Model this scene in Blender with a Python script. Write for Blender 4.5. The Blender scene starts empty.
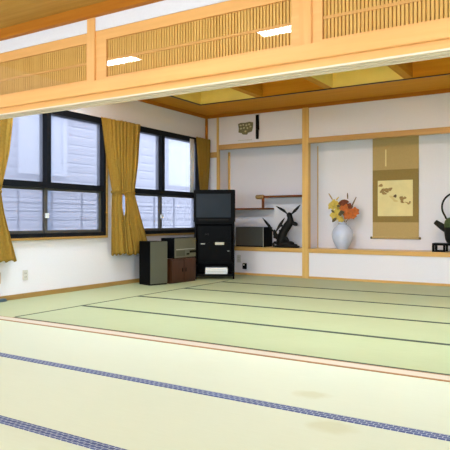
import bpy, bmesh, math, random
from mathutils import Vector, Matrix
random.seed(7)
scene = bpy.context.scene
COL = scene.collection

# ---------------------------------------------------------------- camera, world, exposure
EYE = 0.93
cam_data = bpy.data.cameras.new('camera')
cam = bpy.data.objects.new('camera', cam_data); COL.objects.link(cam)
cam.location = (0, 0, EYE)
cam.rotation_euler = (math.radians(90), 0, math.radians(31.7))
cam_data.sensor_fit = 'HORIZONTAL'; cam_data.sensor_width = 36
cam_data.lens = 36 * 583 / 450
cam_data.shift_y = -5 / 450
cam_data.clip_start = 0.02
scene.camera = cam

world = bpy.data.worlds.new('daylight'); scene.world = world
world.use_nodes = True
bg = world.node_tree.nodes['Background']
bg.inputs['Color'].default_value = (0.91, 0.93, 1.0, 1)
bg.inputs['Strength'].default_value = 1.9

scene.view_settings.view_transform = 'Standard'
scene.view_settings.look = 'None'
scene.view_settings.gamma = 1
scene.view_settings.use_curve_mapping = False
scene.view_settings.exposure = 0.31

FRONT_LAMP = 42.0      # radiance of the fluorescent panels in the near room
COFFER_LAMP = 84.0     # radiance of the lamps up in the coffers
FRONT_COL = (0.84, 0.95, 1.0)
COFFER_COL = (0.77, 0.92, 1.05)

# added fill light at an invented window in the near wall, behind the photographer
al = bpy.data.lights.new('added_fill_light', 'AREA'); al.shape = 'RECTANGLE'; al.size = 7.0; al.size_y = 1.45
al.energy = 190; al.color = (0.80, 0.93, 1.0)
alo = bpy.data.objects.new('added_fill_light', al); COL.objects.link(alo)
alo.location = (-1.0, -2.55, 1.55); alo.rotation_euler = (math.radians(90), 0, 0)

# ---------------------------------------------------------------- materials
def new_mat(name):
    m = bpy.data.materials.new(name); m.use_nodes = True
    return m, m.node_tree.nodes, m.node_tree.links, m.node_tree.nodes['Principled BSDF']

def plain(name, col, rough=0.6, metal=0.0, vary=0.06, scale=25, bump=0.0, spec=0.5):
    m, n, l, b = new_mat(name)
    tc = n.new('ShaderNodeTexCoord'); nz = n.new('ShaderNodeTexNoise')
    nz.inputs['Scale'].default_value = scale; nz.inputs['Detail'].default_value = 4
    l.new(tc.outputs['Object'], nz.inputs['Vector'])
    r = n.new('ShaderNodeValToRGB')
    r.color_ramp.elements[0].position = 0.3; r.color_ramp.elements[1].position = 0.7
    r.color_ramp.elements[0].color = tuple(c * (1 - vary) for c in col) + (1,)
    r.color_ramp.elements[1].color = tuple(min(1, c * (1 + vary)) for c in col) + (1,)
    l.new(nz.outputs['Fac'], r.inputs['Fac']); l.new(r.outputs['Color'], b.inputs['Base Color'])
    b.inputs['Roughness'].default_value = rough; b.inputs['Metallic'].default_value = metal
    b.inputs['Specular IOR Level'].default_value = spec
    if bump:
        bp = n.new('ShaderNodeBump'); bp.inputs['Strength'].default_value = bump; bp.inputs['Distance'].default_value = 0.004
        l.new(nz.outputs['Fac'], bp.inputs['Height']); l.new(bp.outputs['Normal'], b.inputs['Normal'])
    return m

def wood(name, light, dark, axis='X', rough=0.45, scale=1.0, spec=0.3, contrast=(0.3, 0.75)):
    m, n, l, b = new_mat(name)
    tc = n.new('ShaderNodeTexCoord'); mp = n.new('ShaderNodeMapping')
    s = {'X': (0.7, 16, 16), 'Y': (16, 0.7, 16), 'Z': (16, 16, 0.7)}[axis]
    mp.inputs['Scale'].default_value = tuple(v * scale for v in s)
    nz = n.new('ShaderNodeTexNoise'); nz.inputs['Scale'].default_value = 1.6
    nz.inputs['Detail'].default_value = 6; nz.inputs['Distortion'].default_value = 0.4
    l.new(tc.outputs['Object'], mp.inputs['Vector']); l.new(mp.outputs['Vector'], nz.inputs['Vector'])
    r = n.new('ShaderNodeValToRGB')
    r.color_ramp.elements[0].position, r.color_ramp.elements[1].position = contrast
    r.color_ramp.elements[0].color = dark + (1,); r.color_ramp.elements[1].color = light + (1,)
    l.new(nz.outputs['Fac'], r.inputs['Fac']); l.new(r.outputs['Color'], b.inputs['Base Color'])
    b.inputs['Roughness'].default_value = rough; b.inputs['Specular IOR Level'].default_value = spec
    bp = n.new('ShaderNodeBump'); bp.inputs['Strength'].default_value = 0.08; bp.inputs['Distance'].default_value = 0.002
    l.new(nz.outputs['Fac'], bp.inputs['Height']); l.new(bp.outputs['Normal'], b.inputs['Normal'])
    return m

def tatami(name, light, dark):
    m, n, l, b = new_mat(name)
    tc = n.new('ShaderNodeTexCoord')
    mp = n.new('ShaderNodeMapping'); mp.inputs['Scale'].default_value = (6, 220, 1)
    l.new(tc.outputs['Object'], mp.inputs['Vector'])
    fine = n.new('ShaderNodeTexNoise'); fine.inputs['Scale'].default_value = 1.0; fine.inputs['Detail'].default_value = 3
    l.new(mp.outputs['Vector'], fine.inputs['Vector'])
    big = n.new('ShaderNodeTexNoise'); big.inputs['Scale'].default_value = 0.9; big.inputs['Detail'].default_value = 2
    l.new(tc.outputs['Object'], big.inputs['Vector'])
    add = n.new('ShaderNodeMath'); add.operation = 'MULTIPLY_ADD'; add.inputs[1].default_value = 0.55
    sc = n.new('ShaderNodeMath'); sc.operation = 'MULTIPLY'; sc.inputs[1].default_value = 0.45
    l.new(big.outputs['Fac'], sc.inputs[0]); l.new(fine.outputs['Fac'], add.inputs[0]); l.new(sc.outputs[0], add.inputs[2])
    r = n.new('ShaderNodeValToRGB')
    r.color_ramp.elements[0].position = 0.32; r.color_ramp.elements[1].position = 0.68
    r.color_ramp.elements[0].color = dark + (1,); r.color_ramp.elements[1].color = light + (1,)
    l.new(add.outputs[0], r.inputs['Fac'])
    l.new(r.outputs['Color'], b.inputs['Base Color'])
    b.inputs['Roughness'].default_value = 0.55; b.inputs['Specular IOR Level'].default_value = 0.35
    bp = n.new('ShaderNodeBump'); bp.inputs['Strength'].default_value = 0.15; bp.inputs['Distance'].default_value = 0.002
    l.new(fine.outputs['Fac'], bp.inputs['Height']); l.new(bp.outputs['Normal'], b.inputs['Normal'])
    # two tea stains worn into the near mats
    last = r.outputs['Color']
    for (cx, cy, ax, ay, s) in ((-1.24, 2.885, 0.10, 0.075, 0.55), (-0.975, 2.485, 0.125, 0.085, 0.5)):
        mp2 = n.new('ShaderNodeMapping'); mp2.vector_type = 'TEXTURE'
        mp2.inputs['Location'].default_value = (cx, cy, 0); mp2.inputs['Scale'].default_value = (ax, ay, 1)
        l.new(tc.outputs['Object'], mp2.inputs['Vector'])
        ln = n.new('ShaderNodeVectorMath'); ln.operation = 'LENGTH'; l.new(mp2.outputs['Vector'], ln.inputs[0])
        wob = n.new('ShaderNodeTexNoise'); wob.inputs['Scale'].default_value = 11; l.new(tc.outputs['Object'], wob.inputs['Vector'])
        ad = n.new('ShaderNodeMath'); ad.operation = 'MULTIPLY_ADD'; ad.inputs[1].default_value = 0.9
        l.new(wob.outputs['Fac'], ad.inputs[0]); l.new(ln.outputs['Value'], ad.inputs[2])
        mr = n.new('ShaderNodeMapRange'); mr.inputs['From Min'].default_value = 1.0; mr.inputs['From Max'].default_value = 1.55
        mr.inputs['To Min'].default_value = s; mr.inputs['To Max'].default_value = 0
        l.new(ad.outputs[0], mr.inputs['Value'])
        mx = n.new('ShaderNodeMix'); mx.data_type = 'RGBA'
        mx.inputs['B'].default_value = (0.55, 0.53, 0.32, 1)
        l.new(mr.outputs['Result'], mx.inputs['Factor']); l.new(last, mx.inputs['A']); last = mx.outputs['Result']
    l.new(last, b.inputs['Base Color'])
    return m

def heri_pattern(name):
    m, n, l, b = new_mat(name)
    tc = n.new('ShaderNodeTexCoord'); mp = n.new('ShaderNodeMapping'); mp.inputs['Scale'].default_value = (30, 30, 1)
    l.new(tc.outputs['Object'], mp.inputs['Vector'])
    br = n.new('ShaderNodeTexBrick')
    br.inputs['Color1'].default_value = (0.045, 0.068, 0.20, 1); br.inputs['Color2'].default_value = (0.06, 0.088, 0.25, 1)
    br.inputs['Mortar'].default_value = (0.44, 0.48, 0.56, 1)
    br.inputs['Scale'].default_value = 1.0; br.inputs['Mortar Size'].default_value = 0.06
    br.inputs['Brick Width'].default_value = 1.0; br.inputs['Row Height'].default_value = 0.66
    l.new(mp.outputs['Vector'], br.inputs['Vector']); l.new(br.outputs['Color'], b.inputs['Base Color'])
    b.inputs['Roughness'].default_value = 0.7
    return m

def glass(name, tint, ior=1.5, milk=0.0, milk_col=(0.8, 0.85, 0.95), extra=0.0):
    m, n, l, b = new_mat(name); n.remove(b)
    out = n['Material Output']
    tr = n.new('ShaderNodeBsdfTransparent'); tr.inputs['Color'].default_value = tint + (1,)
    gl = n.new('ShaderNodeBsdfGlossy'); gl.inputs['Roughness'].default_value = 0.0
    fr = n.new('ShaderNodeFresnel'); fr.inputs['IOR'].default_value = ior
    src = tr.outputs[0]
    if milk:
        tl = n.new('ShaderNodeBsdfTranslucent'); tl.inputs['Color'].default_value = milk_col + (1,)
        mx0 = n.new('ShaderNodeMixShader'); mx0.inputs[0].default_value = milk
        l.new(tr.outputs[0], mx0.inputs[1]); l.new(tl.outputs[0], mx0.inputs[2]); src = mx0.outputs[0]
    mx = n.new('ShaderNodeMixShader')
    ge = n.new('ShaderNodeNewGeometry'); inv = n.new('ShaderNodeMath'); inv.operation = 'SUBTRACT'; inv.inputs[0].default_value = 1
    mu = n.new('ShaderNodeMath'); mu.operation = 'MULTIPLY'
    l.new(ge.outputs['Backfacing'], inv.inputs[1]); l.new(inv.outputs[0], mu.inputs[0]); l.new(fr.outputs[0], mu.inputs[1])
    l.new(mu.outputs[0], mx.inputs[0]); l.new(src, mx.inputs[1]); l.new(gl.outputs[0], mx.inputs[2])
    l.new(mx.outputs[0], out.inputs['Surface'])
    return m

def emit(name, col, strength):
    m, n, l, b = new_mat(name)
    b.inputs['Base Color'].default_value = (0.9, 0.9, 0.9, 1)
    b.inputs['Emission Color'].default_value = col + (1,); b.inputs['Emission Strength'].default_value = strength
    return m

def siding(name):
    m, n, l, b = new_mat(name)
    tc = n.new('ShaderNodeTexCoord'); sx = n.new('ShaderNodeSeparateXYZ'); l.new(tc.outputs['Object'], sx.inputs[0])
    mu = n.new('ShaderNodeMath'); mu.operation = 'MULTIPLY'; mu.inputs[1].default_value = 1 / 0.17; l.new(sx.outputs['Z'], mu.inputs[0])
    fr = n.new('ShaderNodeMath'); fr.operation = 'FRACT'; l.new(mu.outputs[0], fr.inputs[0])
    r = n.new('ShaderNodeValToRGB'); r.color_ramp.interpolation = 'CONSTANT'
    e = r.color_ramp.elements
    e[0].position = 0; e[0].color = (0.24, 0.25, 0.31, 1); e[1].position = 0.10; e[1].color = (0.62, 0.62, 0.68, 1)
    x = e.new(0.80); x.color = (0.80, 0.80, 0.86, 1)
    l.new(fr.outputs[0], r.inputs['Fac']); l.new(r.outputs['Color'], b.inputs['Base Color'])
    b.inputs['Roughness'].default_value = 0.8
    return m

M = {}
M['plaster'] = plain('white plaster', (0.80, 0.785, 0.845), 0.9, vary=0.015, scale=60, bump=0.05)
M['hinoki_x'] = wood('pale cypress along X', (0.87, 0.47, 0.17), (0.79, 0.40, 0.13), 'X')
M['hinoki_z'] = wood('pale cypress along Z', (0.87, 0.47, 0.17), (0.78, 0.39, 0.125), 'Z')
M['hinoki_y'] = wood('pale cypress along Y', (0.87, 0.47, 0.17), (0.79, 0.40, 0.13), 'Y')
M['cream_x'] = wood('cream cypress along X', (0.66, 0.58, 0.49), (0.62, 0.54, 0.44), 'X')
M['lintel_bounce_x'] = wood('lintel cypress with painted bounce', (0.86, 0.72, 0.58), (0.80, 0.65, 0.50), 'X')  # underside wood, paled to hold light bounced up from the floor
M['edge_x'] = wood('threshold edge wood', (0.40, 0.19, 0.05), (0.32, 0.14, 0.035), 'X')
M['sill_y'] = wood('sill cypress along Y', (0.40, 0.245, 0.075), (0.32, 0.185, 0.05), 'Y')
M['cedar_x'] = wood('cedar board along X', (0.70, 0.31, 0.025), (0.60, 0.245, 0.015), 'X', rough=0.6, spec=0.08)
M['cedar_y'] = wood('cedar board along Y', (0.70, 0.31, 0.025), (0.60, 0.245, 0.015), 'Y', rough=0.6, spec=0.08)
M['ceil_x'] = wood('ceiling board along X', (0.54, 0.31, 0.07), (0.44, 0.235, 0.045), 'X', rough=0.6, spec=0.1)
M['orange_x'] = wood('orange cedar along X', (0.52, 0.19, 0.02), (0.44, 0.145, 0.015), 'X', rough=0.6, spec=0.08)
M['orange_y'] = wood('orange cedar along Y', (0.52, 0.19, 0.02), (0.44, 0.145, 0.015), 'Y', rough=0.6, spec=0.08)
M['coffer_x'] = wood('coffer closing board', (0.92, 0.39, 0.03), (0.84, 0.32, 0.02), 'X', rough=0.6, spec=0.08)
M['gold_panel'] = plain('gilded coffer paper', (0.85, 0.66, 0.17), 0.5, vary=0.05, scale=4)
M['post_z'] = wood('alcove post wood', (0.78, 0.52, 0.18), (0.68, 0.41, 0.12), 'Z')
M['rail_x'] = wood('alcove rail wood', (0.60, 0.36, 0.13), (0.50, 0.28, 0.09), 'X')
M['shelf_x'] = wood('red brown shelf wood', (0.22, 0.07, 0.022), (0.15, 0.045, 0.014), 'X', rough=0.6, spec=0.1)
M['knot'] = wood('tan end block', (0.45, 0.29, 0.13), (0.30, 0.18, 0.07), 'Y')
M['ledge_x'] = wood('alcove ledge wood', (0.68, 0.42, 0.14), (0.57, 0.32, 0.09), 'X', rough=0.3)
M['slat_z'] = wood('transom slat wood', (0.92, 0.56, 0.18), (0.82, 0.46, 0.13), 'Z')
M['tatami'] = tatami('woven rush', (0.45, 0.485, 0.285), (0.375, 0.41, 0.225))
M['tatami_front'] = tatami('woven rush with painted light', (0.67, 0.70, 0.565), (0.625, 0.655, 0.505))  # same rush as the far mats, lightened to paint in the brighter light
M['heri_dark'] = plain('dark green cloth border', (0.035, 0.05, 0.035), 0.8)
M['heri_blue'] = heri_pattern('indigo patterned cloth border')
M['black_alu'] = plain('black aluminium', (0.008, 0.009, 0.012), 0.4, vary=0.1, spec=0.1)
M['stile'] = plain('grey bronze stile', (0.07, 0.065, 0.055), 0.4)
M['window_glass'] = glass('window glass', (0.90, 0.94, 1.0), 1.45, milk=0.28)
M['pane'] = glass('transom glass', (0.95, 0.95, 0.93), 1.55)
M['curtain'] = plain('mustard curtain cloth', (0.32, 0.19, 0.030), 0.85, vary=0.10, scale=40, bump=0.15, spec=0.2)
M['sheer'] = plain('white lace', (0.85, 0.86, 0.9), 0.9, vary=0.03)
M['white_plastic'] = plain('white plastic', (0.78, 0.78, 0.76), 0.4, vary=0.02)
M['grey_plastic'] = plain('grey plastic', (0.60, 0.60, 0.57), 0.4, vary=0.03)
M['black'] = plain('black lacquer', (0.002, 0.002, 0.0025), 0.35, vary=0.1, spec=0.05)
M['black_matte'] = plain('black vinyl', (0.003, 0.003, 0.0035), 0.6, vary=0.1, spec=0.05)
M['screen'] = plain('dark tube glass', (0.010, 0.017, 0.028), 0.4, vary=0.05, scale=3, spec=0.2)
M['olive_grille'] = plain('olive grey grille cloth', (0.10, 0.10, 0.068), 0.9, vary=0.10, scale=180)
M['dark_grille'] = plain('dark grey grille cloth', (0.062, 0.062, 0.054), 0.9, vary=0.10, scale=180)
M['silver_olive'] = plain('champagne metal', (0.15, 0.147, 0.105), 0.55, metal=0.1, vary=0.06)
M['light_metal'] = plain('light metal', (0.55, 0.55, 0.50), 0.4, metal=0.4)
M['brown_wood'] = wood('walnut veneer', (0.075, 0.026, 0.010), (0.042, 0.014, 0.006), 'Z', rough=0.3)
M['cream_label'] = plain('cream plastic', (0.62, 0.58, 0.46), 0.5)
M['bronze'] = plain('dark bronze', (0.010, 0.009, 0.008), 0.45, metal=0.3, vary=0.3, spec=0.2)
M['iron'] = plain('black iron', (0.012, 0.013, 0.011), 0.55, metal=0.3, vary=0.4, bump=0.3, scale=60, spec=0.2)
M['patina'] = plain('green patina', (0.055, 0.085, 0.022), 0.7, vary=0.5, scale=60, bump=0.3)
M['porcelain'] = plain('pale blue porcelain', (0.60, 0.645, 0.80), 0.2, vary=0.05, scale=12)
M['cobalt'] = plain('grey blue glaze', (0.25, 0.31, 0.42), 0.2)
M['yellow_petal'] = plain('yellow petal', (0.62, 0.46, 0.08), 0.7, vary=0.15)
M['orange_petal'] = plain('orange petal', (0.52, 0.13, 0.02), 0.7, vary=0.2)
M['rust_petal'] = plain('rust red petal', (0.20, 0.045, 0.015), 0.7, vary=0.2)
M['brown_leaf'] = plain('dark brown leaf', (0.085, 0.06, 0.02), 0.7, vary=0.2)
M['twig'] = plain('brown twig', (0.16, 0.10, 0.04), 0.7)
M['scroll_light'] = plain('tan silk', (0.46, 0.335, 0.135), 0.85, vary=0.05, scale=90)
M['scroll_dark'] = plain('olive brocade', (0.27, 0.185, 0.05), 0.85, vary=0.08, scale=90)
M['paper'] = plain('aged yellow paper', (0.78, 0.68, 0.34), 0.9, vary=0.04, scale=8)
M['ink_brown'] = plain('brown ink', (0.38, 0.235, 0.08), 0.9, vary=0.3, scale=60)
M['ink_dark'] = plain('dark ink', (0.13, 0.085, 0.04), 0.9, vary=0.25, scale=60)
M['ink_wash'] = plain('pale ochre wash', (0.70, 0.56, 0.24), 0.9)
M['plaque_green'] = plain('grey green carving', (0.17, 0.165, 0.085), 0.6, vary=0.4, scale=50, bump=0.4)
M['plaque_gold'] = plain('dull gold relief', (0.50, 0.48, 0.30), 0.5, vary=0.3, scale=60)
M['blue_cloth'] = plain('blue grey cloth', (0.10, 0.15, 0.19), 0.9, vary=0.1)
M['beige_plate'] = plain('beige plastic', (0.64, 0.50, 0.33), 0.5)
M['front_lamp'] = emit('lit fluorescent diffuser', FRONT_COL, FRONT_LAMP)
M['coffer_lamp'] = emit('lit coffer diffuser', COFFER_COL, COFFER_LAMP)
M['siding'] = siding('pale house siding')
M['ext_frame'] = plain('white window surround', (0.86, 0.88, 0.94), 0.6)
M['ext_blue'] = plain('blue grey downpipe', (0.30, 0.40, 0.55), 0.6)
M['ext_ground'] = plain('concrete ground', (0.42, 0.42, 0.42), 0.9)
M['fence_metal'] = plain('grey fence metal', (0.22, 0.23, 0.28), 0.6)

# ---------------------------------------------------------------- mesh helpers
class MB:
    def __init__(self): self.bm = bmesh.new(); self.smooth = False
    def box(self, x0, x1, y0, y1, z0, z1, bevel=0.0):
        bm = self.bm
        v = [bm.verts.new(p) for p in ((x0,y0,z0),(x1,y0,z0),(x1,y1,z0),(x0,y1,z0),(x0,y0,z1),(x1,y0,z1),(x1,y1,z1),(x0,y1,z1))]
        fs = [bm.faces.new([v[i] for i in q]) for q in ((0,3,2,1),(4,5,6,7),(0,1,5,4),(1,2,6,5),(2,3,7,6),(3,0,4,7))]
        if bevel:
            es = {e for f in fs for e in f.edges}
            bmesh.ops.bevel(bm, geom=list(es), offset=bevel, segments=2, affect='EDGES', clamp_overlap=True)
        return self
    def tube(self, pts, radii, seg=10, flat=(1.0, 1.0), up=(0, 1, 0)):
        """swept tapering limb; flat = scale of the section along side / up"""
        bm = self.bm; self.smooth = True
        pts = [Vector(p) for p in pts]
        if isinstance(radii, (int, float)): radii = [radii] * len(pts)
        rings = []
        for i, p in enumerate(pts):
            t = (pts[min(i+1, len(pts)-1)] - pts[max(i-1, 0)]).normalized()
            u = Vector(up)
            if abs(t.dot(u)) > 0.95: u = Vector((1, 0, 0))
            s = t.cross(u).normalized(); u2 = s.cross(t).normalized()
            rings.append([bm.verts.new(p + (s * math.cos(a) * flat[0] + u2 * math.sin(a) * flat[1]) * radii[i])
                          for a in [2*math.pi*k/seg for k in range(seg)]])
        for a, b in zip(rings, rings[1:]):
            for k in range(seg):
                bm.faces.new((a[k], a[(k+1) % seg], b[(k+1) % seg], b[k]))
        bm.faces.new(list(reversed(rings[0]))); bm.faces.new(rings[-1])
        return self
    def lathe(self, prof, c=(0, 0, 0), seg=32, cap=True):
        bm = self.bm; self.smooth = True
        rings = [[bm.verts.new((c[0] + r*math.cos(2*math.pi*k/seg), c[1] + r*math.sin(2*math.pi*k/seg), c[2] + z)) for k in range(seg)] for r, z in prof]
        for a, b in zip(rings, rings[1:]):
            for k in range(seg):
                bm.faces.new((a[k], a[(k+1) % seg], b[(k+1) % seg], b[k]))
        if cap: bm.faces.new(list(reversed(rings[0]))); bm.faces.new(rings[-1])
        return self
    def blob(self, c, r, sub=2, noise=0.0, seed=0):
        self.smooth = True
        rnd = random.Random(seed)
        res = bmesh.ops.create_icosphere(self.bm, subdivisions=sub, radius=1.0)
        for v in res['verts']:
            k = 1 + noise * (rnd.random() - 0.5) * 2
            v.co = Vector((v.co.x*r[0]*k + c[0], v.co.y*r[1]*k + c[1], v.co.z*r[2]*k + c[2]))
        return self
    def leaf(self, base, tip, width, normal=(0, -1, 0), thick=0.002, bend=0.15, n=5):
        """a bent petal / leaf with real thickness from base to tip"""
        bm = self.bm; self.smooth = True
        b, t = Vector(base), Vector(tip); d = t - b; nn = Vector(normal)
        s = d.cross(nn).normalized(); nn = s.cross(d).normalized()
        prev = None
        for i in range(n + 1):
            f = i / n
            w = width * math.sin(math.pi * (0.06 + 0.90 * f)) ** 0.8 * 0.5
            p = b + d * f + nn * bend * d.length * math.sin(math.pi * f)
            q = [bm.verts.new(p + s*w + nn*bend*w), bm.verts.new(p - nn*thick), bm.verts.new(p - s*w + nn*bend*w), bm.verts.new(p + nn*thick)]
            if prev:
                for k in range(4): bm.faces.new((prev[k], prev[(k+1) % 4], q[(k+1) % 4], q[k]))
            else: bm.faces.new(list(reversed(q)))
            prev = q
        bm.faces.new(prev)
        return self
    def build(self, name, mat, parent=None):
        me = bpy.data.meshes.new(name)
        bmesh.ops.recalc_face_normals(self.bm, faces=self.bm.faces[:])
        self.bm.to_mesh(me); self.bm.free()
        me.materials.append(mat)
        if self.smooth:
            for p in me.polygons: p.use_smooth = True
            try: me.set_sharp_from_angle(angle=math.radians(50))
            except Exception: pass
        o = bpy.data.objects.new(name, me); COL.objects.link(o)
        if parent: o.parent = parent
        return o

def box(name, mat, x0, x1, y0, y1, z0, z1, parent=None, bevel=0.0):
    return MB().box(x0, x1, y0, y1, z0, z1, bevel).build(name, mat, parent)
def struct(o, label=None):
    o['kind'] = 'structure'
    if label: o['label'] = label
    return o
def tag(o, label, cat, group=None):
    o['label'] = label; o['category'] = cat
    if group: o['group'] = group
    return o
def thing(name, label, cat, loc=(0, 0, 0), rz=0.0, group=None):
    o = bpy.data.objects.new(name, None); COL.objects.link(o); o.empty_display_size = 0.1
    o.location = loc; o.rotation_euler = (0, 0, rz)
    return tag(o, label, cat, group)

# ---------------------------------------------------------------- room measures (metres)
XL, XR = -5.70, 3.6            # left and right walls
YB, YN = 8.60, -2.6            # back wall front plane, near wall
YA = 9.00                      # rear of the alcoves
ZC = 2.70                      # near room ceiling
ZS = 2.77                      # soffit round the far room's coffers
PY = 3.58                      # partition line

# floor: far mats, near mats, their cloth borders
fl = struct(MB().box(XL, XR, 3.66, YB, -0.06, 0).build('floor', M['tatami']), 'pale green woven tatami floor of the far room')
for y in (7.42, 6.465, 5.50, 4.57, 3.70):
    w = 0.024 if y > 4 else 0.014
    x0 = -4.64
    y = y if y > 4 else 3.676
    box('tatami_border', M['heri_dark'], x0, XR - 0.01, y - w, y + w, 0, 0.003, fl)
box('tatami_border', M['heri_dark'], -4.655, -4.64, 3.70, 7.62, 0, 0.003, fl)
fn = struct(MB().box(XL, XR, YN, 3.52, -0.06, 0).build('floor', M['tatami_front']), 'woven tatami floor of the near room, brighter light painted in')
for y in (2.612, 1.762, 0.86, -0.06, -0.98):
    box('tatami_border', M['heri_blue'], XL + 0.02, XR - 0.01, y - 0.033, y + 0.033, 0, 0.003, fn)
th = struct(MB().box(XL, XR, 3.545, 3.645, -0.05, 0.003).build('trim_threshold', M['cream_x']), 'pale sliding door threshold crossing the tatami')
for y0, y1 in ((3.52, 3.545), (3.645, 3.66)):
    box('threshold_edge', M['edge_x'], XL, XR, y0, y1, -0.05, 0.0035, th)['label'] = 'orange brown edge strip'

# walls
W1 = (4.00, 6.03); W2 = (6.30, 8.36); WZ = (0.715, 2.34)
wl = MB()
T = XL - 0.15
wl.box(T, XL, YN, YA + 0.1, -0.06, WZ[0]).box(T, XL, YN, YA + 0.1, WZ[1], 3.2)
for a, b in ((YN, W1[0]), (W1[1], W2[0]), (W2[1], YA + 0.1)):
    wl.box(T, XL, a, b, WZ[0], WZ[1])
struct(wl.build('wall_left', M['plaster']), 'white plaster wall with two dark framed windows')
wb = MB()
wb.box(XL, XR, YA, YA + 0.1, -0.06, 3.2)                          # rear of the alcoves
wb.box(XL, -5.48, YB, YA, 0, 2.75)                                # pier in the corner
wb.box(-3.80, -3.76, YB + 0.05, YA, 0, 2.2)                       # cheek between the alcoves
wb.box(-5.48, XR, YB, YA, 0, 0.41)                                # under the ledges
wb.box(-5.48, XR, YB, YA, 2.235, 2.75)                            # over the rails
struct(wb.build('wall_back', M['plaster']), 'white plaster alcove wall at the far end')
struct(box('wall_right', M['plaster'], XR, XR + 0.1, YN, YA + 0.1, -0.06, 3.2))
nw = MB(); nw.box(XL, XR, YN - 0.1, YN, -0.06, 0.80).box(XL, XR, YN - 0.1, YN, 2.30, 3.2).box(XL, -4.55, YN - 0.1, YN, 0.80, 2.30).box(2.55, XR, YN - 0.1, YN, 0.80, 2.30)
struct(nw.build('wall_near', M['plaster']))
nf = MB(); nf.box(-4.55, 2.55, YN - 0.09, YN - 0.02, 0.80, 0.85).box(-4.55, 2.55, YN - 0.09, YN - 0.02, 2.25, 2.30)  # unseen window, added to go with the fill light
for k in range(5):
    xk = -4.55 + 7.05 * k / 4; nf.box(xk, xk + 0.05, YN - 0.09, YN - 0.02, 0.85, 2.25)
n3 = struct(nf.build('window_added', M['black_alu']), 'wide window added in the near wall for the fill light, out of view')
box('glass', M['window_glass'], -4.50, 2.50, YN - 0.06, YN - 0.055, 0.85, 2.25, n3)

# back wall timber
struct(box('baseboard_back', M['ledge_x'], XL, XR, YB - 0.02, YB, 0, 0.035))
struct(box('baseboard_left', M['sill_y'], XL, XL + 0.025, 3.66, YB, 0, 0.055))
struct(MB().box(-3.845, -3.740, YB - 0.035, YB + 0.07, 0, 2.72, 0.006).build('pillar', M['post_z']), 'tall pale post between the two alcoves')
struct(MB().box(-5.475, -5.435, YB - 0.015, YB + 0.035, 0, 2.72).build('pillar', M['post_z']), 'slim post left of the shelf alcove')
struct(MB().box(XL, XL + 0.035, YB - 0.035, YB, 0, 2.72).build('pillar', M['orange_y']), 'corner post beside the window wall')
struct(box('trim_1', M['post_z'], -5.475, -5.445, YA - 0.03, YA, 0.475, 2.15))
struct(box('trim_2', M['post_z'], -3.760, -3.748, YA - 0.012, YA, 0.475, 2.15))
struct(box('trim_3', M['rail_x'], -5.435, -3.845, YB - 0.02, YB + 0.08, 2.155, 2.235), 'wooden rail over the shelf alcove')
struct(box('trim_4', M['rail_x'], -3.740, XR, YB - 0.02, YB + 0.08, 2.155, 2.235), 'wooden rail over the scroll alcove')
struct(box('trim_5', M['rail_x'], XL + 0.035, -5.475, YB - 0.03, YB, 2.02, 2.115))
struct(box('trim_6', M['ledge_x'], -5.435, -3.845, YB - 0.02, YA, 0.41, 0.475), 'wooden ledge of the shelf alcove')
struct(box('trim_7', M['ledge_x'], -3.740, XR, YB - 0.02, YA, 0.41, 0.475), 'wooden ledge of the scroll alcove')

# far ceiling: soffit ring, coffers, beams
CY0, CY1, CXL = 4.5, 7.71, -5.22
sf = MB()
sf.box(XL, CXL, 3.66, YB, ZS, ZS + 0.36)
sf2 = MB()
sf2.box(CXL, XR, CY1, YB, ZS, ZS + 0.36).box(CXL, XR, 3.66, CY0, ZS, ZS + 0.36)
struct(sf.build('ceiling', M['cedar_y']), 'flat cedar soffit along the window wall')
struct(sf2.build('ceiling', M['cedar_x']), 'flat cedar soffit along the alcove wall')
struct(box('ceiling', M['ceil_x'], CXL, XR, CY0, CY1, ZS + 0.30, ZS + 0.36), 'recessed coffer ceiling')
struct(box('trim_8', M['orange_x'], XL + 0.02, XR, YB - 0.025, YB, 2.715, ZS), 'orange moulding over the alcove wall')
struct(box('trim_9', M['orange_y'], XL, XL + 0.02, 3.66, YB, 2.715, ZS), 'orange moulding over the windows')
ed = MB(); ed.box(CXL - 0.02, XR, CY1 - 0.012, CY1 + 0.012, ZS - 0.012, ZS).box(CXL - 0.012, CXL + 0.012, CY0, CY1, ZS - 0.012, ZS)
struct(ed.build('trim_10', M['brown_wood']), 'dark bead round the coffers')
edges = [CXL] + [-4.10 + 1.10 * k for k in range(7)]
for k in range(7):
    xr = -4.10 + 1.10 * k
    struct(box('beam', M['cedar_y'], xr - 0.11, xr, CY0, CY1, ZS, ZS + 0.30))
    xl = CXL if k == 0 else xr - 1.10
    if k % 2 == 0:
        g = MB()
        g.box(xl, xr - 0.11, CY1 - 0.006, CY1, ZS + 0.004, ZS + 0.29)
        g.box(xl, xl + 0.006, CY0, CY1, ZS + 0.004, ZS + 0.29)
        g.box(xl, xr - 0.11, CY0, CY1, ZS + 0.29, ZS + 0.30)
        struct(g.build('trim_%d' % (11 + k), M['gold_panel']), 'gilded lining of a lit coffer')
    else:
        struct(box('trim_%d' % (11 + k), M['coffer_x'], xl, xr - 0.11, CY1 - 0.006, CY1, ZS + 0.004, ZS + 0.30), 'orange board closing an unlit coffer')

# near ceiling
cl = MB()
k = 0; y = 3.53
while y > YN:
    y2 = max(YN, y - 0.30)
    cl.box(XL, XR, y2 + 0.004, y, ZC, ZC + 0.03); y = y2
cl.box(XL, XR, YN, 3.53, ZC + 0.03, ZC + 0.06)
struct(cl.build('ceiling', M['ceil_x']), 'brown plank ceiling of the near room')

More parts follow.
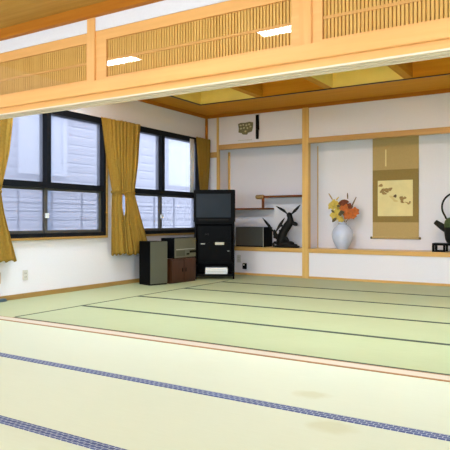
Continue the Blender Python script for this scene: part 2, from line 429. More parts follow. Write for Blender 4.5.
# partition: lintel, nageshi rail, posts, strip of wall, moulding
struct(box('wall_partition', M['plaster'], XL, XR, 3.555, 3.62, 2.50, 3.13), 'white plaster strip over the transoms')
struct(box('trim_20', M['orange_x'], XL, XR, 3.50, 3.555, 2.612, ZC), 'orange moulding under the near ceiling')
lt = struct(box('lintel', M['hinoki_x'], XL, XR, 3.505, 3.66, 1.914, 1.962), 'grooved lintel over the opening')
for y0, y1 in ((3.507, 3.545), (3.566, 3.596), (3.618, 3.659)):
    box('groove_strip', M['lintel_bounce_x'], XL, XR, y0, y1, 1.902, 1.914, lt)['label'] = 'strip beside a sliding groove, painted pale for floor bounce'
box('groove_bed', M['lintel_bounce_x'], XL, XR, 3.5451, 3.6179, 1.912, 1.914, lt)
struct(MB().box(XL, XR, 3.468, 3.66, 1.962, 2.062, 0.004).build('beam', M['hinoki_x']), 'broad pale beam under the transoms')
PX = [-5.60, -3.505, -1.57, 0.40, 2.40]
for x in PX:
    struct(MB().box(x - 0.045, x + 0.045, 3.545, 3.62, 2.062, 2.612, 0.003).build('pillar', M['hinoki_z']), 'short post between the transoms')

# transoms: frame, slats, middle rail, glass
def transom(x0, x1, label, sl=0.06, sr=0.06):
    t = thing('transom_panel', label, 'transom', ((x0 + x1) / 2, PY, 2.062), 0, 'slatted transoms over the opening')
    w = (x1 - x0) / 2; h0, h1, top = 0.044, 0.352, 0.436
    f = MB(); f.box(-w, w, -0.02, 0.03, 0, h0).box(-w, w, -0.02, 0.03, h1, top)
    f.box(-w, -w + sl, -0.02, 0.03, h0, h1).box(w - sr, w, -0.02, 0.03, h0, h1)
    f.build('frame', M['hinoki_x'], t)
    s = MB(); n = int((2*w - sl - sr) / 0.025); p = (2*w - sl - sr) / n
    for i in range(n):
        x = -w + sl + p * (i + 0.5)
        s.box(x - 0.0083, x + 0.0083, 0.000, 0.030, h0, h1)
    s.build('slat_panel', M['slat_z'], t)
    box('middle_rail', M['hinoki_x'], -w + sl, w - sr, -0.008, 0.002, 0.177, 0.197, t)
    box('pane', M['pane'], -w + sl, w - sr, -0.014, -0.011, h0, h1, t)
transom(PX[0] + 0.045, PX[1] - 0.045, 'slatted glazed transom nearest the window wall', 0.06, 0.02)
transom(PX[1] + 0.045, PX[2] - 0.045, 'slatted glazed transom with ceiling lights mirrored, between the two short posts', 0.115, 0.06)
transom(PX[2] + 0.045, PX[3] - 0.045, 'slatted glazed transom at the right, its dark slats clear to see', 0.07, 0.06)

# ceiling lights of the near room
def ceiling_light(x, y, z, label, lamp, sx, sy, group):
    t = thing('ceiling_light', label, 'ceiling light', (x, y, z), 0, group)
    box('housing', M['white_plastic'], -sx/2 - 0.012, sx/2 + 0.012, -sy/2 - 0.012, sy/2 + 0.012, -0.004, 0.02, t)
    box('diffuser', lamp, -sx/2, sx/2, -sy/2, sy/2, -0.007, -0.0041, t)
    return t
xs = (-4.425, -2.365, -0.25, 1.9)
for j, yy in enumerate((2.23, -0.4)):
    for i, x in enumerate(xs):
        ceiling_light(x, yy, ZC, ('white fluorescent ceiling light mirrored in the transom glass, %s of the two reflections' % ('left', 'right')[i]) if (j == 0 and i < 2) else 'white fluorescent ceiling light out of view on the near ceiling',
                      M['front_lamp'], 0.53, 0.16, 'ceiling lights of the near room')
for k in (0, 2, 4, 6):
    xr = -4.10 + 1.10 * k - 0.11; xl = CXL if k == 0 else -4.10 + 1.10 * (k - 1)
    ceiling_light((xl + xr) / 2, 4.67, ZS + 0.28, 'long lamp up inside a gilded ceiling coffer', M['coffer_lamp'], 0.85, 0.26, 'lamps inside the gilded coffers')

# ---------------------------------------------------------------- windows
def window(name, y0, y1, label):
    ym = (y0 + y1) / 2; z0, z1 = WZ
    f = MB(); xa, xb = XL - 0.10, XL + 0.03
    f.box(xa, xb, y0, y1, z1 - 0.085, z1).box(xa, xb, y0, y1, z0, z0 + 0.05)
    f.box(xa, xb, y0, y0 + 0.045, z0 + 0.05, z1 - 0.085).box(xa, xb, y1 - 0.045, y1, z0 + 0.05, z1 - 0.085)
    f.box(xa, xb, y0 + 0.045, y1 - 0.045, 1.325, 1.40)
    f.box(xa, xb, ym - 0.035, ym + 0.035, 1.40, z1 - 0.085)
    w = struct(f.build(name, M['black_alu']), label)
    for a, b in ((y0 + 0.045, ym - 0.035), (ym + 0.035, y1 - 0.045)):
        box('glass', M['window_glass'], XL - 0.045, XL - 0.041, a, b, 1.40, z1 - 0.085, w)
    for i, (a, b) in enumerate(((y0 + 0.045, ym + 0.02), (ym - 0.02, y1 - 0.045))):
        x = XL - 0.06 + 0.03 * i
        s = MB()
        s.box(x - 0.012, x + 0.012, a, b, z0 + 0.05, z0 + 0.085).box(x - 0.012, x + 0.012, a, b, 1.30, 1.325)
        s.box(x - 0.012, x + 0.012, a, a + 0.04, z0 + 0.085, 1.30).box(x - 0.012, x + 0.012, b - 0.04, b, z0 + 0.085, 1.30)
        sh = s.build('sash', M['stile'], w)
        box('glass', M['window_glass'], x - 0.002, x + 0.002, a + 0.04, b - 0.04, z0 + 0.085, 1.30, sh)
    lk = MB().box(XL - 0.018, XL + 0.012, ym - 0.024, ym + 0.024, 0.955, 1.015, 0.004).build('latch', M['white_plastic'], w)
    lk['label'] = 'small white window latch'
    return w
window('window_1', *W1, 'black framed four pane window nearer the opening')
window('window_2', *W2, 'black framed four pane window nearer the corner')
struct(box('trim_21', M['sill_y'], XL, XL + 0.04, W1[0], W1[1], WZ[0] - 0.03, WZ[0]))
struct(box('trim_22', M['sill_y'], XL, XL + 0.04, W2[0], W2[1], WZ[0] - 0.03, WZ[0]))
struct(box('trim_23', M['sill_y'], XL, XL + 0.035, W1[1], W1[1] + 0.035, WZ[0] - 0.03, 2.30))

# outside: ground, the house next door, a wire fence
og = box('ground', M['ext_ground'], -14, T - 0.02, -6, 18, -0.5, -0.4); struct(og)
nh = thing('neighbouring_house', 'pale sided house close outside the windows', 'building', (-8.1, 8, -0.4))
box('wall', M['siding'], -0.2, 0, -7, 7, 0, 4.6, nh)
for y in (-1.5, 2.6):
    b = MB(); 
    b.box(0, 0.05, y, y + 0.10, 2.2, 3.9).box(0, 0.05, y + 0.95, y + 1.05, 2.2, 3.9).box(0, 0.05, y, y + 1.05, 2.12, 2.2).box(0, 0.05, y, y + 1.05, 3.82, 3.9)
    wf = b.build('window_frame', M['ext_frame'], nh)
    box('pane', M['ext_frame'], 0.0, 0.02, y + 0.1, y + 0.95, 2.2, 3.82, wf)
for y in (-1.0, 0.9):
    box('downpipe', M['ext_blue'], 0, 0.09, y, y + 0.16, 0, 4.6, nh)
fc = MB()
for z in (0.72, 0.92, 1.05, 1.17): fc.box(-6.92, -6.90, 1, 14, z, z + 0.022)
for k in range(20): fc.box(-6.925, -6.895, 1.2 + 0.62 * k, 1.22 + 0.62 * k, -0.4, 1.36)
tag(fc.build('wire_fence', M['fence_metal']), 'thin grey wire fence seen through the lower panes', 'fence')

# ---------------------------------------------------------------- curtains
def interp(tab, z):
    if z >= tab[0][0]: return tab[0][1]
    for (za, va), (zb, vb) in zip(tab, tab[1:]):
        if z >= zb:
            t = (za - z) / (za - zb); t = t*t*(3 - 2*t) if False else t
            return va + (vb - va) * t
    return tab[-1][1]
def curtain(left, right, pleats, tie, label, x=-5.605, amp=0.018, group='mustard curtains on the window wall', phase=0.0):
    zt, zb = left[0][0], left[-1][0]
    bm = bmesh.new(); nz, ns = 60, pleats * 10; rows = []
    for i in range(nz + 1):
        z = zt + (zb - zt) * i / nz; row = []
        yl, yr = interp(left, z), interp(right, z)
        a = amp * (0.75 + 0.35 * abs(math.sin((z - tie) * 1.2)))
        for j in range(ns + 1):
            s = j / ns
            ph = 2*math.pi*pleats*s + phase
            wob = 0.5 * math.sin(2*math.pi*s*1.7 + z*1.3 + phase)
            dx = a * (0.55 + 0.45*math.sin(7.3*s + phase*3 + 1)) * math.sin(ph + 0.9*math.sin(4*s + phase) + 0.35*math.sin(z*2 + 5*s)) + 0.010 * wob + 0.25*a*math.sin(2.7*ph + 1)
            row.append(bm.verts.new((x + dx, yl + (yr - yl) * (s + 0.006*math.sin(ph*0.5 + z*4)), z + 0.012*math.sin(ph) * (i == nz))))
        rows.append(row)
    for a, b in zip(rows, rows[1:]):
        for j in range(ns): bm.faces.new((a[j], a[j+1], b[j+1], b[j]))
    t = thing('curtain', label, 'curtain', (0, 0, 0), 0, group)
    m = MB(); m.bm.free(); m.bm = bm; m.smooth = True
    o = m.build('curtain_cloth', M['curtain'], t)
    sd = o.modifiers.new('thickness', 'SOLIDIFY'); sd.thickness = 0.004; sd.offset = 0
    yl, yr = interp(left, tie), interp(right, tie)
    n = 28; pts = []
    for k in range(n + 1):
        ang = 2*math.pi*k/n
        pts.append((x + math.cos(ang) * (amp + 0.008), (yl + yr)/2 + math.sin(ang) * ((yr - yl)/2 + 0.008), tie + 0.012*math.cos(ang)))
    MB().tube(pts, 0.012, 8, flat=(0.25, 1.0), up=(0, 0, 1)).build('tie_band', M['curtain'], t)
    return t
curtain([(2.335, 3.72), (1.6, 3.86), (1.25, 3.98), (1.0, 3.96), (0.455, 3.80)],
        [(2.335, 4.46), (1.7, 4.38), (1.25, 4.27), (1.0, 4.32), (0.455, 4.49)], 6, 1.25,
        'mustard tied back curtain at the left edge, by the opening')
curtain([(2.335, 5.86), (1.8, 5.95), (1.32, 6.07), (1.1, 6.06), (0.44, 6.045)],
        [(2.335, 6.29), (1.8, 6.29), (1.32, 6.295), (1.1, 6.295), (1.0, 6.33), (0.44, 6.44)], 5, 1.32,
        'mustard curtain covering the wall between the windows, its left half', phase=0.6)
curtain([(2.335, 6.22), (1.8, 6.23), (1.34, 6.255), (1.26, 6.305), (1.05, 6.31), (0.97, 6.28), (0.43, 6.34)],
        [(2.335, 6.67), (1.8, 6.62), (1.32, 6.53), (1.1, 6.62), (0.43, 6.93)], 5, 1.32,
        'mustard curtain covering the wall between the windows, its right half', x=-5.575)
curtain([(2.335, 8.12), (1.9, 8.16), (1.3, 8.24), (0.5, 8.16)],
        [(2.335, 8.575), (1.9, 8.56), (1.3, 8.47), (0.5, 8.53)], 5, 1.3,
        'mustard curtain in the far corner behind the television', x=-5.585)
bm = bmesh.new(); rows = []
for z in (2.30, 1.40):
    rows.append([bm.verts.new((-5.655 + 0.010*math.sin(j*1.3), 8.03 + 0.012*j, z)) for j in range(11)])
for j in range(10): bm.faces.new((rows[0][j], rows[0][j+1], rows[1][j+1], rows[1][j]))
m = MB(); m.bm.free(); m.bm = bm; m.smooth = True
so = tag(m.build('sheer_curtain', M['sheer']), 'short narrow white lace curtain at the far corner window', 'curtain')
sd = so.modifiers.new('thickness', 'SOLIDIFY'); sd.thickness = 0.002

# ---------------------------------------------------------------- wall fittings
def outlet(name, loc, rz, label, mat, w, h, cat, holes=True):
    t = thing(name, label, cat, loc, rz)
    MB().box(-w/2, w/2, -0.012, 0, -h/2, h/2, 0.003).build('cover_plate', mat, t)
    if holes:
        for z in (-0.022, 0.022):
            b = MB()
            for x in (-0.009, 0.009): b.box(x - 0.002, x + 0.002, -0.0135, -0.012, z - 0.008, z + 0.008)
            b.build('socket', M['black_matte'], t)
    return t
outlet('wall_outlet', (XL, 4.675, 0.272), math.radians(90), 'white wall outlet under the window, above the baseboard', M['grey_plastic'], 0.075, 0.12, 'outlet')
outlet('switch_plate', (XL, 4.265, 0.265), math.radians(90), 'beige wall plate under the curtain at the left edge', M['beige_plate'], 0.13, 0.13, 'wall plate', False)
outlet('wall_outlet', (-5.03, YB, 0.27), 0, 'grey wall outlet on the alcove wall beside the television rack', M['grey_plastic'], 0.075, 0.125, 'outlet')
t = thing('power_adapter', 'small black power adapter plugged in low on the alcove wall', 'adapter', (-4.905, YB, 0.15))
MB().box(-0.032, 0.032, -0.05, 0, -0.05, 0.05, 0.006).build('body', M['black'], t)
MB().box(-0.012, 0.012, -0.058, -0.05, 0.01, 0.035, 0.002).build('indicator', M['grey_plastic'], t)

# carved plaque, black wand, paper slip over the shelf alcove
t = thing('carved_plaque', 'grey green carved plaque hung high over the shelf alcove', 'plaque', (-4.893, YB, 2.482))
out = [(-0.145, 0.085), (-0.09, 0.10), (0.0, 0.095), (0.08, 0.105), (0.14, 0.09), (0.135, 0.0), (0.115, -0.06), (0.04, -0.075), (0.02, -0.105), (-0.05, -0.10), (-0.075, -0.075), (-0.135, -0.06), (-0.13, 0.01)]
b = MB(); fv = [b.bm.verts.new((x, -0.022, z)) for x, z in out]; rv = [b.bm.verts.new((x, 0, z)) for x, z in out]
b.bm.faces.new(fv); b.bm.faces.new(list(reversed(rv)))
for i in range(len(out)): b.bm.faces.new((fv[i], fv[(i+1) % len(out)], rv[(i+1) % len(out)], rv[i]))
b.build('board', M['plaque_green'], t)
rel = MB(); rr = random.Random(3)
for (x, z) in ((-0.09, 0.055), (-0.04, 0.06), (0.02, 0.05), (0.075, 0.06), (0.1, 0.02), (-0.085, 0.0), (-0.03, 0.005), (0.04, 0.0), (0.0, -0.05)):
    rel.blob((x, -0.022, z), (0.022, 0.008, 0.017), 1, 0.25, int(x*1000))
rel.build('relief', M['plaque_gold'], t)
t = thing('black_wand', 'slender black stick hung upright on the wall beside the plaque', 'stick', (-4.668, YB, 2.285))
MB().tube([(0, -0.016, 0.0), (0, -0.016, 0.06), (0, -0.016, 0.15)], [0.026, 0.030, 0.030], 12, flat=(1, 0.5)).build('handle', M['black'], t)
MB().tube([(0.005, -0.016, 0.15), (0.003, -0.016, 0.29), (0, -0.016, 0.405)], [0.034, 0.032, 0.030], 12, flat=(1, 0.45)).build('blade', M['black'], t)
tag(box('wall_ledge', M['grey_plastic'], -5.035, -4.775, YB - 0.03, YB, 2.277, 2.288), 'thin grey ledge on the wall right under the plaque', 'ledge')

# staggered shelf in the left alcove
t = thing('staggered_shelf', 'red brown staggered two level shelf in the left alcove', 'shelf', (-4.5, 8.79, 1.13))
ua, da = 0.192, 0.0
MB().box(-0.20, 0.69, -0.06, 0.20, 0.183, 0.211, 0.003).build('upper_board', M['shelf_x'], t)
MB().box(-0.94, -0.055, -0.06, 0.20, -0.020, 0.006, 0.003).build('lower_board', M['shelf_x'], t)
MB().box(-0.165, -0.130, -0.055, -0.020, 0.006, 0.183).build('strut', M['shelf_x'], t)
MB().tube([(-0.275, -0.03, 0.190), (-0.265, -0.03, 0.192), (-0.15, -0.03, 0.192), (-0.135, -0.03, 0.190)], [0.030, 0.038, 0.038, 0.030], 14, flat=(1.6, 1.0), up=(0, 0, 1)).build('end_block', M['knot'], t)

# ---------------------------------------------------------------- audio things
def speaker(name, loc, rz, w, d, h, grille, label, strip=False):
    t = thing(name, label, 'speaker', loc, rz)
    MB().box(-w/2, w/2, -d/2 + 0.012, d/2, 0, h, 0.004).build('cabinet', M['black_matte'], t)
    g = MB().box(-w/2 + 0.004, w/2 - 0.004, -d/2, -d/2 + 0.012, 0.02, h - 0.004, 0.004).build('grille', grille, t)
    g['label'] = 'grey speaker cloth grille'
    if strip: box('edge_strip', M['light_metal'], w/2 - 0.006, w/2 + 0.001, -d/2 - 0.001, -d/2 + 0.010, 0.0, h, t)
    return t
speaker('floor_speaker', (-5.317, 6.636, 0), math.radians(73), 0.30, 0.29, 0.625, M['olive_grille'], 'olive fronted black floor speaker under the window', False)
speaker('shelf_speaker', (-4.80, 8.80, 0.475), 0, 0.54, 0.33, 0.335, M['dark_grille'], 'grey fronted black speaker on the alcove ledge', True).location.x = -4.85

t = thing('low_cabinet', 'low walnut brown cabinet between speaker and television rack', 'cabinet', (-5.28, 7.10, 0), math.radians(84))
W, D, Hh = 0.56, 0.38, 0.365
MB().box(-W/2, W/2, -D/2 + 0.018, D/2, 0, Hh, 0.003).build('carcass', M['brown_wood'], t)
for a, b in ((-W/2 + 0.008, -0.003), (0.003, W/2 - 0.008)):
    d = MB().box(a, b, -D/2, -D/2 + 0.0179, 0.03, Hh - 0.015, 0.003).build('door', M['brown_wood'], t)
    kx = b - 0.035 if a < -0.1 else a + 0.035
    MB().box(kx - 0.006, kx + 0.006, -D/2 - 0.012, -D/2, 0.16, 0.22, 0.002).build('handle', M['bronze'], d)
t = thing('stereo_unit', 'champagne fronted black stereo unit on top of the walnut cabinet', 'stereo', (-5.225, 7.13, 0.365), math.radians(90))
W, D, Hh = 0.54, 0.26, 0.30
MB().box(-W/2, W/2, -D/2 + 0.015, D/2, 0, Hh, 0.004).build('case', M['black_matte'], t)
MB().box(-W/2 + 0.004, W/2 - 0.004, -D/2, -D/2 + 0.0149, 0.006, Hh - 0.006, 0.003).build('front_panel', M['silver_olive'], t)
box('slot', M['black'], 0.10, 0.26, -D/2 - 0.002, -D/2, 0.07, 0.105, t)
box('display', M['light_metal'], -W/2 + 0.03, W/2 - 0.03, -D/2 - 0.0015, -D/2, 0.125, 0.135, t)
MB().box(-W/2 + 0.03, -0.02, -D/2 - 0.0015, -D/2, 0.03, 0.11).build('speaker_mesh', M['olive_grille'], t)
for x in (0.03, 0.065):
    MB().tube([(x, -D/2, 0.055), (x, -D/2 - 0.014, 0.055)], 0.012, 12).build('knob', M['black'], t)

# television rack, television, player
RZ = math.radians(31.5); RL = (-5.075, 7.905)
t = thing('television_rack', 'tall black television rack across the room corner', 'media rack', (*RL, 0), RZ)
w, d = 0.30, 0.25
for s in (-1, 1):
    MB().box(s*w - 0.015, s*w + 0.015, -d, d, 0.05, 0.895, 0.003).build('side_panel', M['black'], t)
box('back_panel', M['black'], -w + 0.015, w - 0.015, d - 0.015, d, 0.05, 0.895, t)
for z, nm in ((0.05, 'bottom_board'), (0.245, 'shelf_board'), (0.865, 'top_board')):
    box(nm, M['black'], -w + 0.015, w - 0.015, -d + 0.01, d - 0.015, z, z + 0.03, t)
for x in (-w, w):
    for y in (-d + 0.05, d - 0.05):
        c = MB(); c.tube([(x - 0.012, y, 0.028), (x + 0.012, y, 0.028)], 0.028, 14, up=(0, 0, 1)); c.box(x - 0.01, x + 0.01, y - 0.012, y + 0.012, 0.028, 0.05)
        c.build('caster', M['black'], t)
def local(root, x, y, z):
    c, s = math.cos(RZ), math.sin(RZ); return (RL[0] + c*x - s*y, RL[1] + s*x + c*y, z)
k = thing('karaoke_machine', 'black karaoke machine with a cream label in the rack under the television', 'karaoke machine', local(None, 0, -0.02, 0.275), RZ)
MB().box(-0.27, 0.27, -0.22, 0.20, 0, 0.57, 0.004).build('case', M['black_matte'], k)
MB().box(-0.26, 0.26, -0.228, -0.22, 0.31, 0.56, 0.003).build('upper_fascia', M['black'], k)
MB().box(-0.26, 0.26, -0.228, -0.22, 0.01, 0.30, 0.003).build('lower_fascia', M['black'], k)
box('label_plate', M['cream_label'], 0.01, 0.15, -0.231, -0.228, 0.265, 0.305, k)
box('button', M['grey_plastic'], -0.215, -0.15, -0.231, -0.228, 0.275, 0.287, k)
for x in (-0.14, -0.10): MB().tube([(x, -0.228, 0.43), (x, -0.242, 0.43)], 0.014, 12).build('knob', M['bronze'], k)
box('indicator', M['grey_plastic'], 0.20, 0.235, -0.230, -0.228, 0.165, 0.172, k)
p = thing('disc_player', 'white disc player lying on the bottom board of the television rack', 'player', local(None, 0.03, -0.05, 0.08), RZ)
MB().box(-0.175, 0.175, -0.185, 0.15, 0, 0.10, 0.004).build('case', M['white_plastic'], p)
box('front_slot', M['grey_plastic'], -0.15, 0.15, -0.187, -0.185, 0.03, 0.042, p)
tv = thing('television', 'black tube television on top of the rack', 'television', local(None, 0.0, 0, 0.895), RZ)
b = MB()
b.box(-0.325, 0.325, -0.27, -0.10, 0, 0.51, 0.008).box(-0.24, 0.24, -0.10, 0.20, 0.03, 0.45, 0.03)
b.build('case', M['black'], tv)
bz = MB()
bz.box(-0.315, 0.315, -0.282, -0.27, 0.445, 0.50).box(-0.315, 0.315, -0.282, -0.27, 0.01, 0.075)
bz.box(-0.315, -0.285, -0.282, -0.27, 0.075, 0.445).box(0.255, 0.315, -0.282, -0.27, 0.075, 0.445)
bz.build('bezel', M['black'], tv)
# gently bulging tube
bm = bmesh.new(); g = []
for i in range(13):
    z = 0.075 + 0.37*i/12
    g.append([bm.verts.new((-0.285 + 0.54*j/12, -0.272 - 0.009*(1 - ((i-6)/6)**2)*(1 - ((j-6)/6)**2), z)) for j in range(13)])
for i in range(12):
    for j in range(12): bm.faces.new((g[i][j], g[i][j+1], g[i+1][j+1], g[i+1][j]))
m = MB(); m.bm.free(); m.bm = bm; m.smooth = True; m.build('screen', M['screen'], tv)
box('speaker_strip', M['bronze'], -0.25, 0.22, -0.284, -0.282, 0.03, 0.045, tv)

# ---------------------------------------------------------------- crane sculpture
SX, SY, SZ = -4.22, 8.72, 0.475
t = thing('crane_sculpture', 'dark bronze sculpture of two cranes with raised wings on a rock', 'sculpture', (SX, SY, SZ))
def q(u, v, y=0.0): return (-4.45 + (u - 272) * 0.0182 - SX, y, max(0.0, 0.470 + (248 - v) * 0.01656 - SZ))
r = MB()
r.blob((0.02, 0, 0.012), (0.25, 0.09, 0.045), 2, 0.12, 1).blob((0.02, 0, 0.05), (0.16, 0.08, 0.065), 2, 0.15, 2).blob((0.10, 0, 0.03), (0.12, 0.08, 0.05), 2, 0.15, 3)
for v in r.bm.verts: v.co.z = max(0, v.co.z)
r.build('rock_base', M['bronze'], t)
big = MB()
big.tube([q(280.5, 246), q(280.7, 241), q(281.5, 236.5), q(283.6, 231.5), q(286.6, 226.8), q(290.2, 221.4), q(289.6, 217.5), q(288.5, 214.2), q(287.8, 213)],
         [0.075, 0.080, 0.078, 0.070, 0.072, 0.066, 0.046, 0.044, 0.018], 12, flat=(1, 0.85))
big.tube([q(289.5, 222.5), q(292.5, 223.4), q(295, 224.2), q(296.8, 224.8)], [0.045, 0.030, 0.036, 0.020], 10)
big.tube([q(285, 230), q(282.6, 227.2), q(280.6, 224.8)], [0.05, 0.030, 0.010], 8)
big.tube([q(283.5, 236), q(280.5, 233), q(278.6, 230.2)], [0.05, 0.030, 0.008], 8)
big.tube([q(285, 238), q(287.5, 241), q(288.2, 244)], [0.04, 0.030, 0.010], 8)
bo = big.build('crane_body', M['bronze'], t)
def wing(a, mid, tip, wdt, y0, y1, parent):
    A, B, T_ = (Vector(q(*p, yy)) for p, yy in ((a, y0), (mid, (y0+y1)/2), (tip, y1)))
    MB().tube([A, A.lerp(B, 0.5), B, B.lerp(T_, 0.5), T_], [wdt*0.35, wdt*0.55, wdt, wdt*0.8, wdt*0.15], 10, flat=(1.0, 0.30)).build('wing', M['bronze'], parent)
wing((288, 215), (284, 210.8), (276.8, 206.2), 0.024, 0, -0.05, bo)
wing((289.5, 216), (294, 211), (299, 205.0), 0.026, 0, 0.04, bo)
small = MB()
small.tube([q(281, 240), q(277, 237.5), q(274.5, 234.5), q(274, 231.5), q(273.5, 230)], [0.03, 0.045, 0.036, 0.026, 0.010], 10)
small.tube([q(276, 237), q(273.5, 237.5), q(272.8, 237.8)], [0.028, 0.022, 0.006], 8)
sb = small.build('crane_body', M['bronze'], t)
wing((274, 233.5), (269, 226), (263, 218), 0.026, 0, -0.05, sb)
wing((274.5, 233.5), (278.5, 226), (283, 218), 0.028, 0, 0.05, sb)
MB().tube([q(273.5, 247.5), q(272.8, 244), q(274, 242.8), q(277, 243.5)], [0.02, 0.022, 0.022, 0.03], 8).build('rock_outcrop', M['bronze'], t)

# ---------------------------------------------------------------- vase and flowers
VX, VY, VZ = -3.235, 8.74, 0.475
t = thing('porcelain_vase', 'pale blue white porcelain vase on the alcove ledge', 'vase', (VX, VY, VZ))
prof = [(0.078, 0.0), (0.082, 0.008), (0.108, 0.05), (0.143, 0.12), (0.162, 0.19), (0.164, 0.24), (0.152, 0.29), (0.124, 0.335), (0.092, 0.368), (0.066, 0.388), (0.060, 0.402), (0.066, 0.418), (0.055, 0.418), (0.050, 0.40), (0.050, 0.37)]
MB().lathe(prof, seg=40).build('vase_body', M['porcelain'], t)
MB().lathe([(0.066, 0.388), (0.071, 0.391), (0.071, 0.397), (0.061, 0.400)], seg=40, cap=False).build('neck_ring', M['cobalt'], t)

t = thing('flower_arrangement', 'yellow and orange artificial flowers standing in the porcelain vase', 'flowers', (VX + 0.018, VY, VZ + 0.415))
def fpx(u, v, y=0.0): return ((u - 342) * 0.0166, y, (220.5 - v) * 0.0164)
def flower(c, r, n, mat, name, tilt=(0, -1, 0.2), seed=0, wid=0.7):
    rnd = random.Random(seed); b = MB(); C = Vector(c); N = Vector(tilt).normalized()
    u = N.orthogonal().normalized(); w = N.cross(u)
    for ring, (rad, lift, cnt) in enumerate(((r, 0.25, n), (r*0.62, 0.6, max(4, n - 2)))):
        for k in range(cnt):
            a = 2*math.pi*(k + 0.5*ring)/cnt + rnd.uniform(-.2, .2)
            d = (u*math.cos(a) + w*math.sin(a) + N*lift).normalized()
            b.leaf(C, C + d*rad*rnd.uniform(.85, 1.1), rad*wid, N, 0.003, 0.18)
    b.blob(C + N*r*0.2, (r*.2,)*3, 1)
    return b.build(name, mat, t)
st = MB()
for (tip, y) in (((334, 205), -.02), ((337, 214), -.05), ((343, 203), 0.02), ((347, 210), -.05), ((352, 212), -.03), ((341, 215), -.06), ((335, 217), -.04), ((350, 216), -.05)):
    e = Vector(fpx(*tip, y)); st.tube([(e.x*0.12, 0, -0.15), (e.x*0.25, y*0.3, 0.0), e*0.6 + Vector((0, 0, 0.01)), e], 0.004, 6)
st.build('stem', M['twig'], t)
flower(fpx(333.5, 204, -.02), 0.105, 8, M['yellow_petal'], 'yellow_flower', (-.3, -1, .4), 1, .8)
flower(fpx(337, 213, -.06), 0.11, 8, M['yellow_petal'], 'yellow_flower', (-.2, -1, -.1), 2, .8)
flower(fpx(340, 206, 0.0), 0.11, 8, M['yellow_petal'], 'yellow_flower', (0, -1, .5), 3, .8)
flower(fpx(343.5, 202.5, -.05), 0.085, 8, M['rust_petal'], 'rust_flower', (0, -.8, .8), 4, .9)
flower(fpx(344.5, 207, -.08), 0.08, 8, M['orange_petal'], 'orange_flower', (.1, -1, .1), 5, .8)
flower(fpx(348, 212.5, -.06), 0.09, 7, M['orange_petal'], 'orange_flower', (.2, -1, -.2), 6, .8)
flower(fpx(353, 210.5, -.03), 0.085, 6, M['orange_petal'], 'orange_flower', (.7, -.8, .2), 7, .8)
flower(fpx(347, 207, 0.0), 0.09, 7, M['rust_petal'], 'rust_flower', (.2, -1, .1), 9, .8)
flower(fpx(352, 214, -.05), 0.06, 6, M['orange_petal'], 'orange_flower', (.4, -1, -.3), 10, .8)
flower(fpx(341, 217, -.05), 0.06, 6, M['yellow_petal'], 'yellow_flower', (0, -1, -.4), 8)
for i, (a, b_, w) in enumerate((((340.5, 211), (342.5, 214), .05), ((341, 211.5), (346, 210.5), .07), ((336, 211), (333, 208.5), .035), ((338, 216), (334, 220), .05), ((341.5, 205.5), (338.5, 204), .04))):
    MB().leaf(fpx(*a, -.13), fpx(*b_, -.14), w, (0, -1, 0), .003, .1).build('leaf', M['brown_leaf'], t)
for a, b_, mt in (((331.5, 198.5), (328, 192.5), 'ink_brown'), ((346.5, 198), (346.5, 192.5), 'twig'), ((350, 206), (355, 196.5), 'twig'), ((335, 199), (338, 196), 'yellow_petal')):
    MB().tube([fpx(*a, -.02), (Vector(fpx(*a, -.02)) + Vector(fpx(*b_, -.03)))/2, fpx(*b_, -.03)], [.008, .011, .007], 8).build('sprig', M[mt], t)

# ---------------------------------------------------------------- hanging scroll
t = thing('hanging_scroll', 'tan and olive hanging scroll with a small leaf painting', 'scroll', (-2.478, YA - 0.012, 0))
w = 0.352
MB().box(-w, w, -0.006, 0, 1.705, 2.27).build('upper_silk', M['scroll_light'], t)
MB().box(-w, w, -0.007, 0, 0.895, 1.705).build('middle_brocade', M['scroll_dark'], t)
MB().box(-w, w, -0.006, 0, 0.66, 0.895).build('lower_silk', M['scroll_light'], t)
box('hanging_ribbon', M['paper'], -0.155, -0.135, -0.0085, -0.006, 1.76, 2.02, t)
pa = MB().box(-0.27, 0.265, -0.0105, -0.007, 0.99, 1.54).build('painting_paper', M['paper'], t)
def flat_leaf(b, u, v, du, dv, ang, n=12):
    """thin painted blob in scroll pixels"""
    cx, cz = (u - 396) * 0.01535, 0.99 + (216 - v) * 0.01535
    c, s = math.cos(ang), math.sin(ang); vs = []
    for k in range(n):
        a = 2*math.pi*k/n; r = 1 + 0.18*math.sin(3*a + u)
        x, z = 1.05*du*math.cos(a)*r*0.01535, 1.15*dv*math.sin(a)*r*0.01535
        vs.append((cx + c*x - s*z, cz + s*x + c*z))
    f = [b.bm.verts.new((x, -0.0122, z)) for x, z in vs]; g_ = [b.bm.verts.new((x, -0.0105, z)) for x, z in vs]
    b.bm.faces.new(f); b.bm.faces.new(list(reversed(g_)))
    for k in range(n): b.bm.faces.new((f[k], f[(k+1) % n], g_[(k+1) % n], g_[k]))
b = MB()
for a in ((381.5, 185, 2.2, 1.2, .2), (383, 190.5, 2.6, 1.5, .8), (387, 190, 3.0, 1.8, -.4), (391, 189, 2.2, 1.4, .5), (385, 193, 2.4, 1.2, -.2), (402.5, 199, 1.8, 2.8, .3), (405.5, 198, 1.6, 1.1, .4), (403, 202, 2.0, .9, -.5), (409.5, 203.5, 1.8, .8, .3), (407, 202.5, 1.6, .4, -.3)): flat_leaf(b, *a)
b.build('painted_leaves', M['ink_brown'], pa)
for a in ((396, 196, 1.6, 1.3, .6), (410.5, 202, .8, .5, .2)):
    b = MB(); flat_leaf(b, *a); b.build('painted_dark_leaf', M['ink_dark'], pa)
b = MB()
for a in ((393, 197.5, 3.0, 1.2, -.7), (396, 200.5, 2.6, 1.0, -.4)): flat_leaf(b, *a)
b.build('painted_wash', M['ink_wash'], pa)
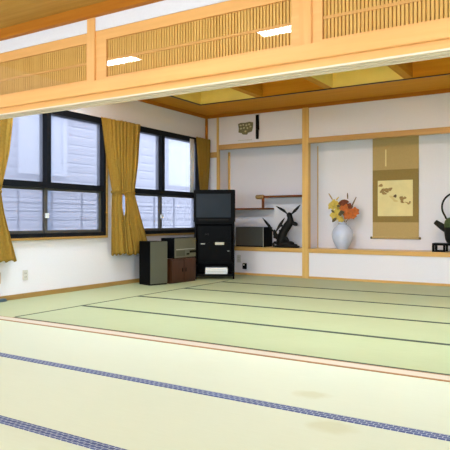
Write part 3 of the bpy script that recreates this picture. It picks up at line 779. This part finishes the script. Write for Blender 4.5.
MB().tube([(-w - 0.005, -0.012, 0.655), (w + 0.005, -0.012, 0.655)], 0.016, 14, up=(0, 0, 1)).build('roller', M['scroll_light'], t)
for s in (-1, 1):
    MB().tube([(s*(w + 0.005), -0.012, 0.655), (s*(w + 0.03), -0.012, 0.655)], 0.018, 14, up=(0, 0, 1)).build('roller_knob', M['brown_leaf'], t)
MB().tube([(-w, -0.006, 2.272), (w, -0.006, 2.272)], 0.011, 10, up=(0, 0, 1)).build('top_bar', M['scroll_dark'], t)
MB().tube([(-0.14, -0.006, 2.28), (0, -0.006, 2.36), (0.14, -0.006, 2.28)], 0.004, 6).build('hanging_cord', M['scroll_dark'], t)

# ---------------------------------------------------------------- kettle on its stand
KX, KY = -1.56, 8.745
t = thing('low_stand', 'low black open stand under the iron kettle', 'stand', (KX, KY, 0.475))
MB().box(-0.30, 0.30, -0.11, 0.11, 0.092, 0.125, 0.003).build('top_board', M['black'], t)
for x in (-0.285, 0.285):
    for y in (-0.095, 0.095):
        MB().box(x - 0.016, x + 0.016, y - 0.014, y + 0.014, 0, 0.092).build('leg', M['black'], t)
for y in (-0.095, 0.095):
    for s_ in (-1, 1):
        b = MB()
        b.box(*sorted((s_*0.269, s_*0.12)), y - 0.010, y + 0.010, 0.0, 0.02).box(*sorted((s_*0.15, s_*0.12)), y - 0.010, y + 0.010, 0.02, 0.092)
        b.build('foot_scroll', M['black'], t)
t = thing('iron_kettle', 'black iron kettle with a tall hoop handle and green shoulders', 'kettle', (KX, KY, 0.600))
MB().lathe([(0.095, 0.0), (0.120, 0.01), (0.140, 0.06), (0.150, 0.14), (0.155, 0.20), (0.156, 0.225)], seg=36).build('body', M['iron'], t)
MB().lathe([(0.156, 0.225), (0.155, 0.27), (0.142, 0.32), (0.115, 0.355), (0.075, 0.365)], seg=36).build('shoulder', M['patina'], t)['label'] = 'green shoulder'
l_ = MB().lathe([(0.078, 0.365), (0.070, 0.38), (0.03, 0.392), (0.012, 0.395)], seg=28).build('lid', M['iron'], t)
MB().lathe([(0.008, 0.392), (0.018, 0.405), (0.014, 0.425), (0.004, 0.43)], seg=16).build('lid_knob', M['iron'], l_)
MB().tube([(-0.12, -0.02, 0.20), (-0.18, -0.02, 0.235), (-0.235, -0.02, 0.275), (-0.275, -0.02, 0.305)], [0.055, 0.048, 0.040, 0.034], 14).build('spout', M['iron'], t)
pts = []; 
for k in range(25):
    a = math.radians(205 - 230 * k / 24)
    pts.append((0.195 * math.cos(a) + 0.01, 0, 0.515 + 0.20 * math.sin(a)))
pts = [(-0.125, 0, 0.345), (-0.145, 0, 0.39)] + pts + [(0.165, 0, 0.39), (0.135, 0, 0.345)]
MB().tube(pts, 0.0135, 10).build('handle', M['iron'], t)

# folded cloth on the floor at the left edge
t = thing('folded_cloth', 'folded blue grey cloth on the tatami at the left edge', 'cloth', (-5.655, 4.165, 0))
b = MB(); b.box(-0.04, 0.04, -0.22, 0.20, 0, 0.017, 0.006); b.smooth = True; b.build('lower_fold', M['blue_cloth'], t)
b = MB(); b.box(-0.04, 0.036, -0.22, 0.195, 0.0171, 0.032, 0.006); b.smooth = True; b.build('upper_fold', M['blue_cloth'], t)
